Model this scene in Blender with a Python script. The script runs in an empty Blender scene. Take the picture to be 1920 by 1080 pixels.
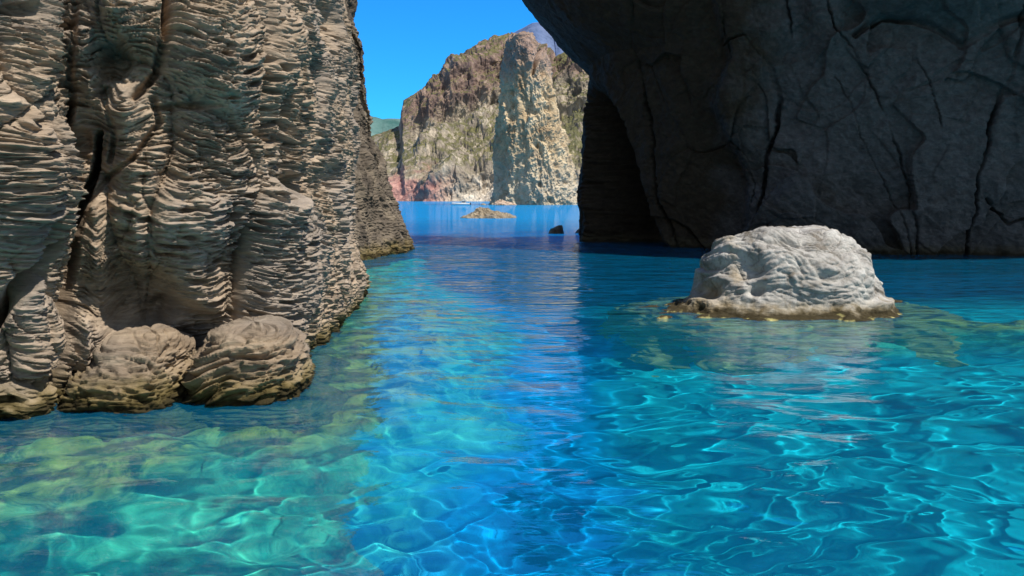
import bpy, math, random
import numpy as np
from mathutils import Vector

S = bpy.context.scene
C = S.collection

# ------------------------------------------------------------------ camera
CAM_H = 3.0
FPX = 1507.0                       # focal length in photo pixels (1920 wide)
PITCH = math.atan(170.0 / FPX)     # horizon sits at photo row 370
cd = bpy.data.cameras.new('camera')
cd.sensor_width = 36.0
cd.lens = 36.0 * FPX / 1920.0
cd.clip_start = 0.05
cd.clip_end = 20000
cam = bpy.data.objects.new('camera', cd)
C.objects.link(cam)
cam.location = (0, 0, CAM_H)
cam.rotation_euler = (math.pi / 2 - PITCH, 0, 0)
S.camera = cam

# ------------------------------------------------------------------ light
SUN_DIR = Vector((0.46, -0.28, 0.84)).normalized()      # towards the sun
SUN_EL = math.asin(SUN_DIR.z)
w = bpy.data.worlds.new('World')
S.world = w
w.use_nodes = True
nt = w.node_tree
nt.nodes.clear()
out = nt.nodes.new('ShaderNodeOutputWorld')
bg = nt.nodes.new('ShaderNodeBackground')
sky = nt.nodes.new('ShaderNodeTexSky')
sky.sky_type = 'NISHITA'
sky.sun_disc = False
sky.sun_elevation = SUN_EL
sky.sun_rotation = math.atan2(SUN_DIR.x, SUN_DIR.y)
sky.altitude = 0
sky.air_density = 1.0
sky.dust_density = 0.0
sky.ozone_density = 4.0
hs = nt.nodes.new('ShaderNodeHueSaturation')
hs.inputs['Hue'].default_value = 0.5
hs.inputs['Saturation'].default_value = 1.0
hs.inputs['Value'].default_value = 1.0
nt.links.new(sky.outputs[0], hs.inputs['Color'])
tint = nt.nodes.new('ShaderNodeMix')
tint.data_type = 'RGBA'
tint.blend_type = 'MULTIPLY'
tint.inputs[0].default_value = 1.0
# clear deep blue ahead; unseen sky behind and overhead tinted warm, added as neutral fill
tc = nt.nodes.new('ShaderNodeTexCoord')
sp = nt.nodes.new('ShaderNodeSeparateXYZ')
nt.links.new(tc.outputs['Generated'], sp.inputs[0])
mr = nt.nodes.new('ShaderNodeMapRange')
mr.inputs[1].default_value = 0.45
mr.inputs[2].default_value = -0.25
nt.links.new(sp.outputs['Y'], mr.inputs[0])
tm = nt.nodes.new('ShaderNodeMix')
tm.data_type = 'RGBA'
tm.inputs[6].default_value = (0.11, 0.80, 1.42, 1)
tm.inputs[7].default_value = (1.1, 0.88, 0.72, 1)
nt.links.new(mr.outputs[0], tm.inputs[0])
nt.links.new(tm.outputs[2], tint.inputs[7])
nt.links.new(hs.outputs[0], tint.inputs[6])
nt.links.new(tint.outputs[2], bg.inputs[0])
bg.inputs[1].default_value = 0.13
nt.links.new(bg.outputs[0], out.inputs[0])

sd = bpy.data.lights.new('sun', 'SUN')
sd.energy = 5.0
sd.angle = math.radians(0.5)
sd.color = (1.0, 0.94, 0.84)
sun = bpy.data.objects.new('sun', sd)
C.objects.link(sun)
sun.rotation_euler = SUN_DIR.to_track_quat('Z', 'Y').to_euler()
sun.location = (0, 0, 60)
sd.cycles.is_caustics_light = True

S.view_settings.view_transform = 'Standard'
S.view_settings.look = 'None'
S.view_settings.exposure = 0.12
S.view_settings.gamma = 1.0
S.render.engine = 'CYCLES'
S.cycles.max_bounces = 8
S.cycles.transmission_bounces = 6
S.cycles.caustics_refractive = True
S.cycles.caustics_reflective = False
S.cycles.blur_glossy = 0.5
S.cycles.sample_clamp_indirect = 4.0
S.cycles.use_denoising = True

# ------------------------------------------------------------------ helpers
f32 = np.float32
_rs = np.random.RandomState(7)
_perm = _rs.permutation(256).astype(np.int32)
_perm = np.concatenate([_perm, _perm])
_g = _rs.normal(size=(256, 3)).astype(f32)
_g /= np.linalg.norm(_g, axis=1)[:, None]


def _pn(x, y, z):
    xi = np.floor(x); yi = np.floor(y); zi = np.floor(z)
    xf = x - xi; yf = y - yi; zf = z - zi
    X = xi.astype(np.int32) & 255; Y = yi.astype(np.int32) & 255; Z = zi.astype(np.int32) & 255
    u = xf * xf * xf * (xf * (xf * 6 - 15) + 10)
    v = yf * yf * yf * (yf * (yf * 6 - 15) + 10)
    t = zf * zf * zf * (zf * (zf * 6 - 15) + 10)
    r = None
    A = {}
    for i in (0, 1):
        pi = _perm[(X + i) & 255]
        for j in (0, 1):
            pj = _perm[(pi + Y + j) & 255]
            for k in (0, 1):
                g = _g[_perm[(pj + Z + k) & 255]]
                A[i, j, k] = g[..., 0] * (xf - i) + g[..., 1] * (yf - j) + g[..., 2] * (zf - k)
    a = {}
    for j in (0, 1):
        for k in (0, 1):
            a[j, k] = A[0, j, k] + u * (A[1, j, k] - A[0, j, k])
    b0 = a[0, 0] + v * (a[1, 0] - a[0, 0])
    b1 = a[0, 1] + v * (a[1, 1] - a[0, 1])
    return ((b0 + t * (b1 - b0)) * 1.6).astype(f32)


def noise(x, y, z, seed=0.0):
    x, y, z = np.broadcast_arrays(x, y, z)
    sh = x.shape
    x = np.asarray(x, f32).ravel() + f32(seed * 17.13); y = np.asarray(y, f32).ravel() + f32(seed * 5.71)
    z = np.asarray(z, f32).ravel() + f32(seed * 9.37)
    o = np.empty(x.size, f32)
    st = 200000
    for i in range(0, x.size, st):
        o[i:i + st] = _pn(x[i:i + st], y[i:i + st], z[i:i + st])
    return o.reshape(sh)


def fbm(x, y, z, seed=0.0, octv=4, gain=0.5, lac=2.03):
    s = 0; a = 1.0; tot = 0
    for i in range(octv):
        s = s + a * noise(x * lac ** i, y * lac ** i, z * lac ** i, seed + i * 1.7)
        tot += a
        a *= gain
    return s / tot


def ridge(x, y, z, seed=0.0, octv=4, gain=0.5):
    s = 0; a = 1.0; tot = 0
    for i in range(octv):
        s = s + a * (1 - 2 * np.abs(noise(x * 2.07 ** i, y * 2.07 ** i, z * 2.07 ** i, seed + i * 2.3)))
        tot += a
        a *= gain
    return s / tot


def worley2(x, y, seed=0, jit=0.9):
    """F1, F2 and a cell value for 2-D points"""
    sh = np.shape(x)
    x = np.asarray(x, f32).ravel(); y = np.asarray(y, f32).ravel()
    xi = np.floor(x).astype(np.int32); yi = np.floor(y).astype(np.int32)
    f1 = np.full(x.size, 9, f32); f2 = np.full(x.size, 9, f32); cv = np.zeros(x.size, f32)
    for i in (-1, 0, 1):
        for j in (-1, 0, 1):
            cx = xi + i; cy = yi + j
            h = _perm[(_perm[(cx + seed) & 255] + cy) & 255]
            h2 = _perm[(h + 71) & 255]
            px = cx + 0.5 + (h / 255.0 - 0.5) * jit
            py = cy + 0.5 + (h2 / 255.0 - 0.5) * jit
            d = np.sqrt((x - px) ** 2 + (y - py) ** 2).astype(f32)
            m = d < f1
            f2 = np.where(m, f1, np.minimum(f2, d))
            cv = np.where(m, _perm[(h + 133) & 255] / 255.0, cv)
            f1 = np.where(m, d, f1)
    return f1.reshape(sh), f2.reshape(sh), cv.reshape(sh).astype(f32)


def sstep(a, b, x):
    t = np.clip((x - a) / (b - a), 0, 1)
    return t * t * (3 - 2 * t)


def ground(px, py, z=0.0):
    """world x, y of the point at height z seen at photo pixel px, py"""
    xr = (px - 960.0) / FPX; yr = (540.0 - py) / FPX
    dy = math.cos(PITCH) + yr * math.sin(PITCH)
    dz = -math.sin(PITCH) + yr * math.cos(PITCH)
    t = (z - CAM_H) / dz
    return np.array([xr * t, dy * t])


def at(px, py, D):
    """world point at photo pixel px, py and forward distance D"""
    xr = (px - 960.0) / FPX; yr = (540.0 - py) / FPX
    dy = math.cos(PITCH) + yr * math.sin(PITCH)
    dz = -math.sin(PITCH) + yr * math.cos(PITCH)
    return np.array([xr * D / dy, D, CAM_H + dz * D / dy])


def proj(P):
    x = P[..., 0]; y = P[..., 1]; z = P[..., 2] - CAM_H
    f = y * math.cos(PITCH) - z * math.sin(PITCH)
    u = y * math.sin(PITCH) + z * math.cos(PITCH)
    f = np.maximum(f, 0.1)
    return 960 + FPX * x / f, 540 - FPX * u / f


def grid_mesh(name, P, mat, closed_u=False, flip=False, mat_idx=None, parent=None, smooth=True):
    nv, nu = P.shape[:2]
    me = bpy.data.meshes.new(name)
    n = nv * nu
    me.vertices.add(n)
    me.vertices.foreach_set('co', np.ascontiguousarray(P, f32).reshape(-1))
    cu = nu if closed_u else nu - 1
    i = np.arange(nv - 1)[:, None] * nu
    j = np.arange(cu)[None, :]
    j2 = (j + 1) % nu
    a = i + j; b = i + j2; c = i + nu + j2; d = i + nu + j
    q = np.stack([a, b, c, d], -1).reshape(-1, 4)
    if flip:
        q = q[:, ::-1]
    nf = len(q)
    me.loops.add(nf * 4)
    me.loops.foreach_set('vertex_index', np.ascontiguousarray(q, np.int32).ravel())
    me.polygons.add(nf)
    me.polygons.foreach_set('loop_start', np.arange(nf, dtype=np.int32) * 4)
    me.polygons.foreach_set('loop_total', np.full(nf, 4, np.int32))
    me.polygons.foreach_set('use_smooth', np.full(nf, smooth, bool))
    me.update(calc_edges=True)
    me.materials.append(mat)
    o = bpy.data.objects.new(name, me)
    C.objects.link(o)
    if parent:
        o.parent = parent
    return o


def tag(o, label=None, cat=None, group=None, kind=None):
    if label: o['label'] = label
    if cat: o['category'] = cat
    if group: o['group'] = group
    if kind: o['kind'] = kind
    return o


def normals(P, closed_u=False):
    if closed_u:
        du = np.roll(P, -1, 1) - np.roll(P, 1, 1)
    else:
        du = np.gradient(P, axis=1)
    dv = np.gradient(P, axis=0)
    n = np.cross(du, dv)
    return n / (np.linalg.norm(n, axis=-1, keepdims=True) + 1e-9)


def polydist(X, Y, pts):
    """distance to a polyline and position 0..1 along it"""
    best = np.full(X.shape, 1e9, f32); tt = np.zeros(X.shape, f32)
    n = len(pts) - 1
    for k in range(n):
        ax, ay = pts[k][:2]; bx, by = pts[k + 1][:2]
        vx, vy = bx - ax, by - ay
        t = np.clip(((X - ax) * vx + (Y - ay) * vy) / (vx * vx + vy * vy), 0, 1)
        d = np.hypot(X - ax - t * vx, Y - ay - t * vy)
        m = d < best
        best = np.where(m, d, best)
        tt = np.where(m, (k + t) / n, tt)
    return best, tt


def resample(pts, n, smooth_it=0, weights=None):
    pts = np.array(pts, float)
    seg = np.linalg.norm(np.diff(pts, axis=0), axis=1)
    s = np.concatenate([[0], np.cumsum(seg)])
    fine = np.linspace(0, s[-1], 4000)
    q = np.stack([np.interp(fine, s, pts[:, k]) for k in range(pts.shape[1])], 1)
    for _ in range(smooth_it):
        k = 61
        pad = np.pad(q, ((k // 2, k // 2), (0, 0)), mode='edge')
        cs = np.cumsum(np.vstack([np.zeros((1, q.shape[1])), pad]), axis=0)
        q2 = (cs[k:] - cs[:-k]) / k
        q2[0] = q[0]; q2[-1] = q[-1]
        q = q2
    if weights is None:
        wt = np.ones(len(fine))
    else:
        wt = weights(q)
    cw = np.concatenate([[0], np.cumsum(0.5 * (wt[1:] + wt[:-1]))])
    t = np.linspace(0, cw[-1], n)
    idx = np.interp(t, cw, np.arange(len(fine)))
    res = np.stack([np.interp(idx, np.arange(len(fine)), q[:, k]) for k in range(q.shape[1])], 1)
    arc = np.interp(idx, np.arange(len(fine)), fine)
    return res, arc


# ------------------------------------------------------------------ materials
class NB:
    def __init__(self, name):
        self.m = bpy.data.materials.new(name)
        self.m.use_nodes = True
        self.t = self.m.node_tree
        self.t.nodes.clear()
        self.o = self.t.nodes.new('ShaderNodeOutputMaterial')

    def n(self, typ, **kw):
        nd = self.t.nodes.new('ShaderNode' + typ)
        for k, v in kw.items():
            if k.startswith('i_'):
                nd.inputs[int(k[2:])].default_value = v
            else:
                setattr(nd, k, v)
        return nd

    def l(self, a, b):
        self.t.links.new(a, b)

    def pos(self, scale=(1, 1, 1)):
        g = self.n('NewGeometry')
        m = self.n('Mapping')
        m.inputs['Scale'].default_value = scale
        self.l(g.outputs['Position'], m.inputs[0])
        return m.outputs[0]

    def noise(self, vec, scale, detail=6, rough=0.6, dist=0.0):
        nd = self.n('TexNoise')
        nd.inputs['Scale'].default_value = scale
        nd.inputs['Detail'].default_value = detail
        nd.inputs['Roughness'].default_value = rough
        nd.inputs['Distortion'].default_value = dist
        self.l(vec, nd.inputs['Vector'])
        return nd.outputs[0]

    def ramp(self, fac, stops, interp='LINEAR'):
        r = self.n('ValToRGB')
        r.color_ramp.interpolation = interp
        e = r.color_ramp.elements
        while len(e) < len(stops):
            e.new(0.5)
        for el, (p, c) in zip(e, stops):
            el.position = p
            el.color = (c[0], c[1], c[2], 1) if len(c) == 3 else c
        self.l(fac, r.inputs[0])
        return r.outputs[0]

    def mix(self, fac, a, b, blend='MIX'):
        m = self.n('Mix', data_type='RGBA', blend_type=blend)
        for s, v in ((m.inputs[0], fac), (m.inputs[6], a), (m.inputs[7], b)):
            if hasattr(v, 'links'):
                self.l(v, s)
            elif isinstance(v, (int, float)):
                s.default_value = v
            else:
                s.default_value = (*v, 1)
        return m.outputs[2]

    def math(self, op, a, b=None, c=None):
        m = self.n('Math', operation=op)
        for s, v in zip(m.inputs, (a, b, c)):
            if v is None: continue
            if hasattr(v, 'links'):
                self.l(v, s)
            else:
                s.default_value = v
        return m.outputs[0]

    def maprange(self, v, a, b, c=0.0, d=1.0):
        m = self.n('MapRange')
        self.l(v, m.inputs[0])
        for i, x in enumerate((a, b, c, d)):
            m.inputs[i + 1].default_value = x
        return m.outputs[0]

    def zpos(self):
        g = self.n('NewGeometry'); s = self.n('SeparateXYZ')
        self.l(g.outputs['Position'], s.inputs[0])
        return s

    def bump(self, h, strength, dist, prev=None):
        b = self.n('Bump')
        b.inputs['Strength'].default_value = strength
        b.inputs['Distance'].default_value = dist
        self.l(h, b.inputs['Height'])
        if prev is not None:
            self.l(prev, b.inputs['Normal'])
        return b.outputs[0]

    def principled(self, col, rough=0.9, normal=None, spec=0.2):
        p = self.n('BsdfPrincipled')
        if hasattr(col, 'links'):
            self.l(col, p.inputs['Base Color'])
        else:
            p.inputs['Base Color'].default_value = (*col, 1)
        if hasattr(rough, 'links'):
            self.l(rough, p.inputs['Roughness'])
        else:
            p.inputs['Roughness'].default_value = rough
        p.inputs['Specular IOR Level'].default_value = spec
        if normal is not None:
            self.l(normal, p.inputs['Normal'])
        self.l(p.outputs[0], self.o.inputs[0])
        return p


def shore_mix(b, col, algae=(0.16, 0.12, 0.025), deep=(0.46, 0.42, 0.17), top=0.30, soft=0.25, nscale=3.0, wet=0.0):
    """algae / mineral stain band at and under the water line (a real stain, keyed to height)"""
    z = b.zpos().outputs['Z']
    nz = b.noise(b.pos((1, 1, 1)), nscale, 4, 0.6)
    zz = b.math('ADD', z, b.math('MULTIPLY', b.math('SUBTRACT', nz, 0.5), soft * 2.4))
    f1 = b.maprange(zz, top + soft, top - soft * 0.6)
    c = b.mix(b.math('MULTIPLY', f1, 0.85), col, algae)
    dk = b.mix(b.noise(b.pos((2, 2, 6)), 5.0, 5, 0.7), deep, tuple(v * 0.35 for v in deep))
    w1 = b.math('MULTIPLY', b.maprange(zz, 0.28, 0.10), b.maprange(zz, -0.12, 0.0))
    c = b.mix(b.math('MULTIPLY', w1, 0.92), c, (0.030, 0.024, 0.012))
    f2 = b.maprange(zz, 0.0, -0.15)
    return b.mix(f2, c, dk)


def mat_strata(name, c_light, c_mid, c_dark, fine=1.0, shore=True, squash=6.0, bump=0.02):
    b = NB(name)
    p = b.pos((1, 1, squash))
    n1 = b.noise(p, 1.1 * fine, 8, 0.65, 0.6)
    n2 = b.noise(b.pos((1, 1, squash * 1.5)), 4.5 * fine, 6, 0.7, 0.4)
    n3 = b.noise(b.pos((1, 1, 1)), 0.45 * fine, 3, 0.5)
    c = b.ramp(n1, [(0.30, c_dark), (0.48, c_mid), (0.66, c_light)])
    c = b.mix(b.maprange(n2, 0.35, 0.7), c, b.mix(0.5, c, c_light))
    g = tuple(np.mean(c_mid) * k for k in (0.98, 1.0, 1.03))
    c = b.mix(b.maprange(n3, 0.45, 0.62, 0, 0.35), c, g)
    if shore:
        c = shore_mix(b, c)
    h1 = b.noise(b.pos((1, 1, squash * 0.8)), 9.0 * fine, 8, 0.7)
    h2 = b.noise(b.pos((1, 1, 1.6)), 30.0 * fine, 6, 0.7)
    nm = b.bump(h1, 0.9, bump)
    nm = b.bump(h2, 0.6, bump * 0.35, nm)
    h3 = b.noise(b.pos((1, 1, 1.5)), 6.0 * fine, 8, 0.72, 0.5)
    nm = b.bump(h3, 0.8, bump * 2.0, nm)
    b.principled(c, 0.92, nm, 0.15)
    return b.m


def mat_water():
    b = NB('sea_water')
    # small wind ripples on top of the modelled waves; choppier on the open sea beyond the arch
    g = b.n('NewGeometry')
    mp = b.n('Mapping'); mp.inputs['Scale'].default_value = (0.6, 1.5, 1)
    b.l(g.outputs['Position'], mp.inputs[0])
    sy = b.zpos().outputs['Y']
    h1 = b.noise(mp.outputs[0], 2.2, 4, 0.55, 0.3)
    h2 = b.noise(mp.outputs[0], 0.55, 4, 0.55, 0.2)
    h1 = b.math('MULTIPLY', h1, b.maprange(sy, 10, 45, 0.013, 0.08))
    h2 = b.math('MULTIPLY', h2, b.maprange(sy, 14, 50, 0.0, 0.9))
    nm = b.bump(b.math('ADD', h1, h2), 1.0, 1.0)
    fr = b.n('Fresnel'); fr.inputs['IOR'].default_value = WATER_F
    b.l(nm, fr.inputs['Normal'])
    gl = b.n('BsdfGlossy'); gl.inputs['Roughness'].default_value = 0.03
    gl.inputs['Color'].default_value = (1, 1, 1, 1)
    b.l(nm, gl.inputs['Normal'])
    rf = b.n('BsdfRefraction'); rf.inputs['IOR'].default_value = 1.33; rf.inputs['Roughness'].default_value = 0.0
    rf.inputs['Color'].default_value = (0.68, 1.0, 1.0, 1)
    df = b.n('BsdfDiffuse'); df.inputs['Color'].default_value = (0.0, 0.38, 0.80, 1)
    b.l(nm, df.inputs['Normal'])
    m1 = b.n('MixShader'); b.l(b.maprange(sy, 72, 110, 0.15, 0.58), m1.inputs[0])
    b.l(rf.outputs[0], m1.inputs[1]); b.l(df.outputs[0], m1.inputs[2])
    m2 = b.n('MixShader')
    frc = b.math('MINIMUM', fr.outputs[0], b.maprange(sy, 35, 75, 0.85, 0.45))
    b.l(frc, m2.inputs[0]); b.l(m1.outputs[0], m2.inputs[1]); b.l(gl.outputs[0], m2.inputs[2])
    b.l(m2.outputs[0], b.o.inputs[0])
    return b.m
    va = b.n('VolumeAbsorption')
    va.inputs['Color'].default_value = (0.0, 0.80, 0.91, 1)
    va.inputs['Density'].default_value = 0.32
    b.l(va.outputs[0], b.o.inputs[1])
    return b.m


WATER_F = 2.35


def pz_y(b):
    return b.zpos().outputs['Y']


def mat_seabed():
    b = NB('seabed')
    p = b.pos((1, 1, 1))
    n1 = b.noise(p, 0.55, 6, 0.6, 0.3)
    n2 = b.noise(p, 2.6, 5, 0.65)
    z = b.zpos().outputs['Z']
    sx = b.zpos().outputs['X']
    zn = b.math('ADD', z, b.math('MULTIPLY', b.math('SUBTRACT', n1, 0.5), 2.6))
    lr = b.maprange(b.math('ADD', sx, b.math('MULTIPLY', n1, 2.0)), -0.5, 4.5)
    tinted_sand_l = b.mix(n2, (0.05, 0.86, 0.70), (0.02, 0.50, 0.46))  # turquoise of light absorbed by the water is painted into the floor colours
    tinted_sand_r = b.mix(n2, (0.02, 0.84, 0.98), (0.008, 0.56, 0.84))
    tinted_sand = b.mix(lr, tinted_sand_l, tinted_sand_r)
    sky_strip = b.math('ABSOLUTE', b.math('SUBTRACT', sx, b.math('ADD', b.math('MULTIPLY', pz_y(b), 0.03), b.math('ADD', -1.5, b.math('MULTIPLY', n1, 2.4)))))
    tinted_sand = b.mix(b.math('MULTIPLY', b.maprange(sky_strip, 2.6, 1.4), b.maprange(z, -2.4, -3.2)), tinted_sand, (0.0, 0.42, 1.0))  # blue of the sky's reflection painted along the floor as a strip
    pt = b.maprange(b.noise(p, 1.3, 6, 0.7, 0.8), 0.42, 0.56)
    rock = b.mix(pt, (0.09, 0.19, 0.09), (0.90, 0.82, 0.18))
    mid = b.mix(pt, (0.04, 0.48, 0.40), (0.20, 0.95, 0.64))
    c = b.mix(b.maprange(zn, -3.6, -2.4), tinted_sand, mid)
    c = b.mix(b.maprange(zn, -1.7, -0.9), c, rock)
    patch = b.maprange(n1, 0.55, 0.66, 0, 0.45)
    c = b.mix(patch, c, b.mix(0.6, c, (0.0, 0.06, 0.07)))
    c = b.mix(b.math('MULTIPLY', b.maprange(pz_y(b), 25, 31), b.maprange(z, -4.0, -6.0)), c, (0.004, 0.05, 0.14))  # darkness of the deep water before the wall, put into the floor colour
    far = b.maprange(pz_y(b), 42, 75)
    c = b.mix(far, c, (0.0, 0.36, 0.90))  # blue scattered light of the open sea, painted on the floor
    nm = b.bump(n2, 0.6, 0.15)
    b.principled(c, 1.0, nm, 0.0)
    return b.m

# ------------------------------------------------------------------ water
def polar(nr, r0, r1, na_f, half):
    fr = np.linspace(-half, half, na_f)
    ex = np.linspace(half, 2 * math.pi - half, 60)[1:-1]
    ang = np.concatenate([fr, ex])
    rr = np.exp(np.linspace(math.log(r0), math.log(r1), nr))
    A, R = np.meshgrid(ang, rr)
    return R * np.sin(A), R * np.cos(A), R


def waves(X, Y, R, dr):
    rs = np.random.RandomState(3)
    h = np.zeros_like(X)
    wx = X + 0.35 * noise(X * 0.5, Y * 0.5, 0 * X, 31) + 0.12 * noise(X * 1.6, Y * 1.6, 0 * X, 35)
    wy = Y + 0.35 * noise(X * 0.5, Y * 0.5, 0 * X, 47) + 0.12 * noise(X * 1.6, Y * 1.6, 0 * X, 53)
    for i in range(46):
        lam = 0.22 * (1.7 / 0.22) ** (i / 45.0) * rs.uniform(0.9, 1.1)
        th = rs.normal(math.pi / 2 + 0.15, 0.62)
        k = 2 * math.pi / lam
        amp = 0.0105 * lam ** 1.3 / math.sqrt(46) * rs.uniform(0.5, 1.5) * 1.3
        ph = rs.uniform(0, 6.28)
        fade = np.clip((lam / (dr * 3.0)) - 1.0, 0, 1)
        h += amp * fade * np.sin(k * (wx * math.cos(th) + wy * math.sin(th)) + ph)
    gust = 0.75 + 0.5 * noise(X * 0.12, Y * 0.12, 0 * X, 71)
    return h * gust


def build_water():
    nr, r0, r1 = 1250, 1.5, 9000.0
    # radial spacing fine near, coarse far
    t = np.linspace(0, 1, nr)
    lr = math.log(r0) + (math.log(r1) - math.log(r0)) * (0.62 * t + 0.38 * t ** 6)
    rr = np.exp(lr)
    fr = np.linspace(-0.72, 0.72, 900)
    ex = np.linspace(0.72, 2 * math.pi - 0.72, 90)[1:-1]
    ang = np.concatenate([fr, ex])
    A, R = np.meshgrid(ang, rr)
    X = R * np.sin(A); Y = R * np.cos(A)
    dr = np.gradient(rr)[:, None] * np.ones_like(X)
    dl = np.maximum(dr, R * np.gradient(ang)[None, :])
    Z = waves(X, Y, R, dl)
    P = np.stack([X, Y, Z], -1)
    # close the middle
    c = np.zeros((1, P.shape[1], 3)); c[..., 2] = 0
    P = np.concatenate([c, P], 0)
    o = grid_mesh('sea_water', P, mat_water(), closed_u=True)
    o['kind'] = 'structure'
    o.cycles.is_caustics_caster = True
    return o


def seabed_z(X, Y):
    n = fbm(X * 0.25, Y * 0.25, 0 * X, 11, 4)
    d = 4.2 + 1.0 * n - 1.1 * sstep(1.0, -2.5, X) * sstep(18, 12, Y)
    # channel
    d += 0.7 * np.exp(-((X - 1.6 - 0.03 * Y) / 2.6) ** 4)
    # left rocky shelf
    L = np.interp(Y, [5, 9, 11, 13, 16, 20, 35, 60], [-7.8, -6.6, -4.6, -3.1, -2.9, -3.0, -6.5, -7])
    sh = sstep(5.6, 0.9, X - L + 0.9 * n)
    d = d * (1 - sh) + (1.15 + 0.9 * n + 1.3 * sstep(1.0, 3.0, X - L)) * sh
    # around the boulder
    bx, by = 7.2, 20.9
    rr = np.hypot((X - bx) / 3.7, (Y - by) / 2.2) + 0.55 * n + 0.25 * fbm(X * 1.1, Y * 1.1, 0 * X, 19, 3)
    sk = sstep(1.45, 0.65, rr)
    d = d * (1 - sk) + 0.55 * sk
    # shelf to the right of the boulder
    s2 = sstep(1.25, 0.35, np.hypot((X - 13.5) / 5.0, (Y - 20.2 + 0.12 * (X - 9)) / 1.7) + 0.6 * n + 0.3 * fbm(X * 0.9, Y * 1.3, 0 * X, 23, 3))
    d = d * (1 - s2) + (0.7 + 0.5 * n) * s2
    # deeper out
    d += np.clip((Y - 24) * 0.35, 0, 11) * (1 - 0.7 * sh)
    d -= 0.34 * ridge(X * 0.7, Y * 0.7, 0 * X, 15, 5) * sstep(6, 2, d) * np.where(np.hypot(X, Y) < 60, 1, 0)
    f1, f2, cv = worley2(X * 1.1 + 0.3 * n, Y * 1.1, 5)
    g1, g2, cw = worley2(X * 2.6, Y * 2.6 + 0.2 * n, 9)
    st = 0.30 * (cv > 0.35) * np.sqrt(np.clip(1 - (f1 / 0.55) ** 2, 0, 1)) * cv + 0.09 * (cw > 0.4) * np.sqrt(np.clip(1 - (g1 / 0.5) ** 2, 0, 1))
    d -= st * sstep(4.4, 2.2, d) * np.where(np.hypot(X, Y) < 45, 1, 0)
    d = np.maximum(d, 0.25)
    far = sstep(60, 120, np.hypot(X, Y))
    return -(d * (1 - far) + 16.0 * far)


def build_seabed():
    nr = 460
    t = np.linspace(0, 1, nr)
    rr = np.exp(math.log(1.0) + math.log(12000) * (0.5 * t + 0.5 * t ** 4))
    ang = np.concatenate([np.linspace(-0.8, 0.8, 420), np.linspace(0.8, 2 * math.pi - 0.8, 60)[1:-1]])
    A, R = np.meshgrid(ang, rr)
    X = R * np.sin(A); Y = R * np.cos(A)
    P = np.stack([X, Y, seabed_z(X, Y)], -1)
    c = np.zeros((1, P.shape[1], 3)); c[..., 2] = P[0, :, 2].mean()
    P = np.concatenate([c, P], 0)
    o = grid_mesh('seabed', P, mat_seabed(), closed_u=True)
    o.cycles.is_caustics_receiver = True
    o['kind'] = 'structure'
    return o


build_water()
build_seabed()

# ------------------------------------------------------------------ rock builders
def groove(X, Y, pts, wd, depth, wob=0.0, end=None):
    d, t = polydist(X, Y, pts)
    w_ = wd if end is None else wd + (end - wd) * t
    return -depth * np.exp(-(d / (w_ * 0.75)) ** 4)


def ell(X, Y, cx, cy, rx, ry, amp, p=2.0, rot=0.0):
    c, s = math.cos(rot), math.sin(rot)
    u = ((X - cx) * c + (Y - cy) * s) / rx
    v = (-(X - cx) * s + (Y - cy) * c) / ry
    return amp * np.exp(-(u * u + v * v) ** (p / 2))


def strata(s, b, seed, amp=1.0, f=12.5, fs=1.35):
    """wavy ledges, lens-shaped slabs and gaps following the bedding coordinate b (metres)"""
    o = 0 * s
    bb = b + 0.16 * noise(s * 0.7, b * 0.9, o, seed + 3) + 0.07 * noise(s * 2.2, b * 2.2, o, seed + 4) + 0.02 * noise(s * 6, b * 6, o, seed + 6)
    ss = s + 0.30 * noise(s * 1.1, b * 2.0, o, seed + 7) + 0.08 * noise(s * 4, b * 7, o, seed + 8)
    n1 = noise(ss * fs, bb * f, o, seed)
    n2 = noise(ss * fs * 2.0, bb * f * 2.1, o + 3, seed + 1)
    n3 = noise(ss * fs * 5, bb * f * 4.0, o + 7, seed + 2)
    r1 = 1 - np.clip(np.abs(n1) * 3.2, 0, 1)
    r2 = 1 - np.clip(np.abs(n2) * 3.0, 0, 1)
    r3 = 1 - np.clip(np.abs(n3) * 3.0, 0, 1)
    f1, f2, cv = worley2(ss * 1.6, bb * 10.5, int(seed) + 40)
    g1, g2, cw = worley2(ss * 3.6 + 5, bb * 17.0, int(seed) + 50)
    slab = 0.09 * (cv - 0.5) + 0.085 * sstep(0, 0.35, f2 - f1)
    slab2 = 0.07 * (cw - 0.5) + 0.06 * sstep(0, 0.3, g2 - g1)
    m = 0.5 + 0.5 * sstep(-0.3, 0.3, noise(s * 0.45, b * 0.6, o, seed + 9))
    m2 = sstep(-0.2, 0.3, noise(s * 0.7 + 9, b * 0.7, o, seed + 12))
    m3 = sstep(-0.25, 0.25, noise(s * 0.6 + 4, b * 0.55, o, seed + 15))
    n4 = noise(ss * fs * 1.1 + 3, bb * f * 0.8, o + 11, seed + 18)
    n5 = noise(ss * fs * 2.2 + 8, bb * f * 1.6, o + 13, seed + 19)
    gap = np.clip(1 - np.abs(n4) * 7, 0, 1) ** 0.7 * m2 + 0.55 * np.clip(1 - np.abs(n5) * 6, 0, 1) ** 0.7 * (1 - 0.6 * m2)
    return amp * (-0.15 * gap + 0.03 + 0.095 * r1 ** 0.8 * m + 0.05 * r2 * (0.3 + 0.8 * m2) + 0.024 * r3 + slab * (0.25 + 0.75 * m3) + slab2 * (0.3 + 0.8 * (1 - m3)) - 0.12)


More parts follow.
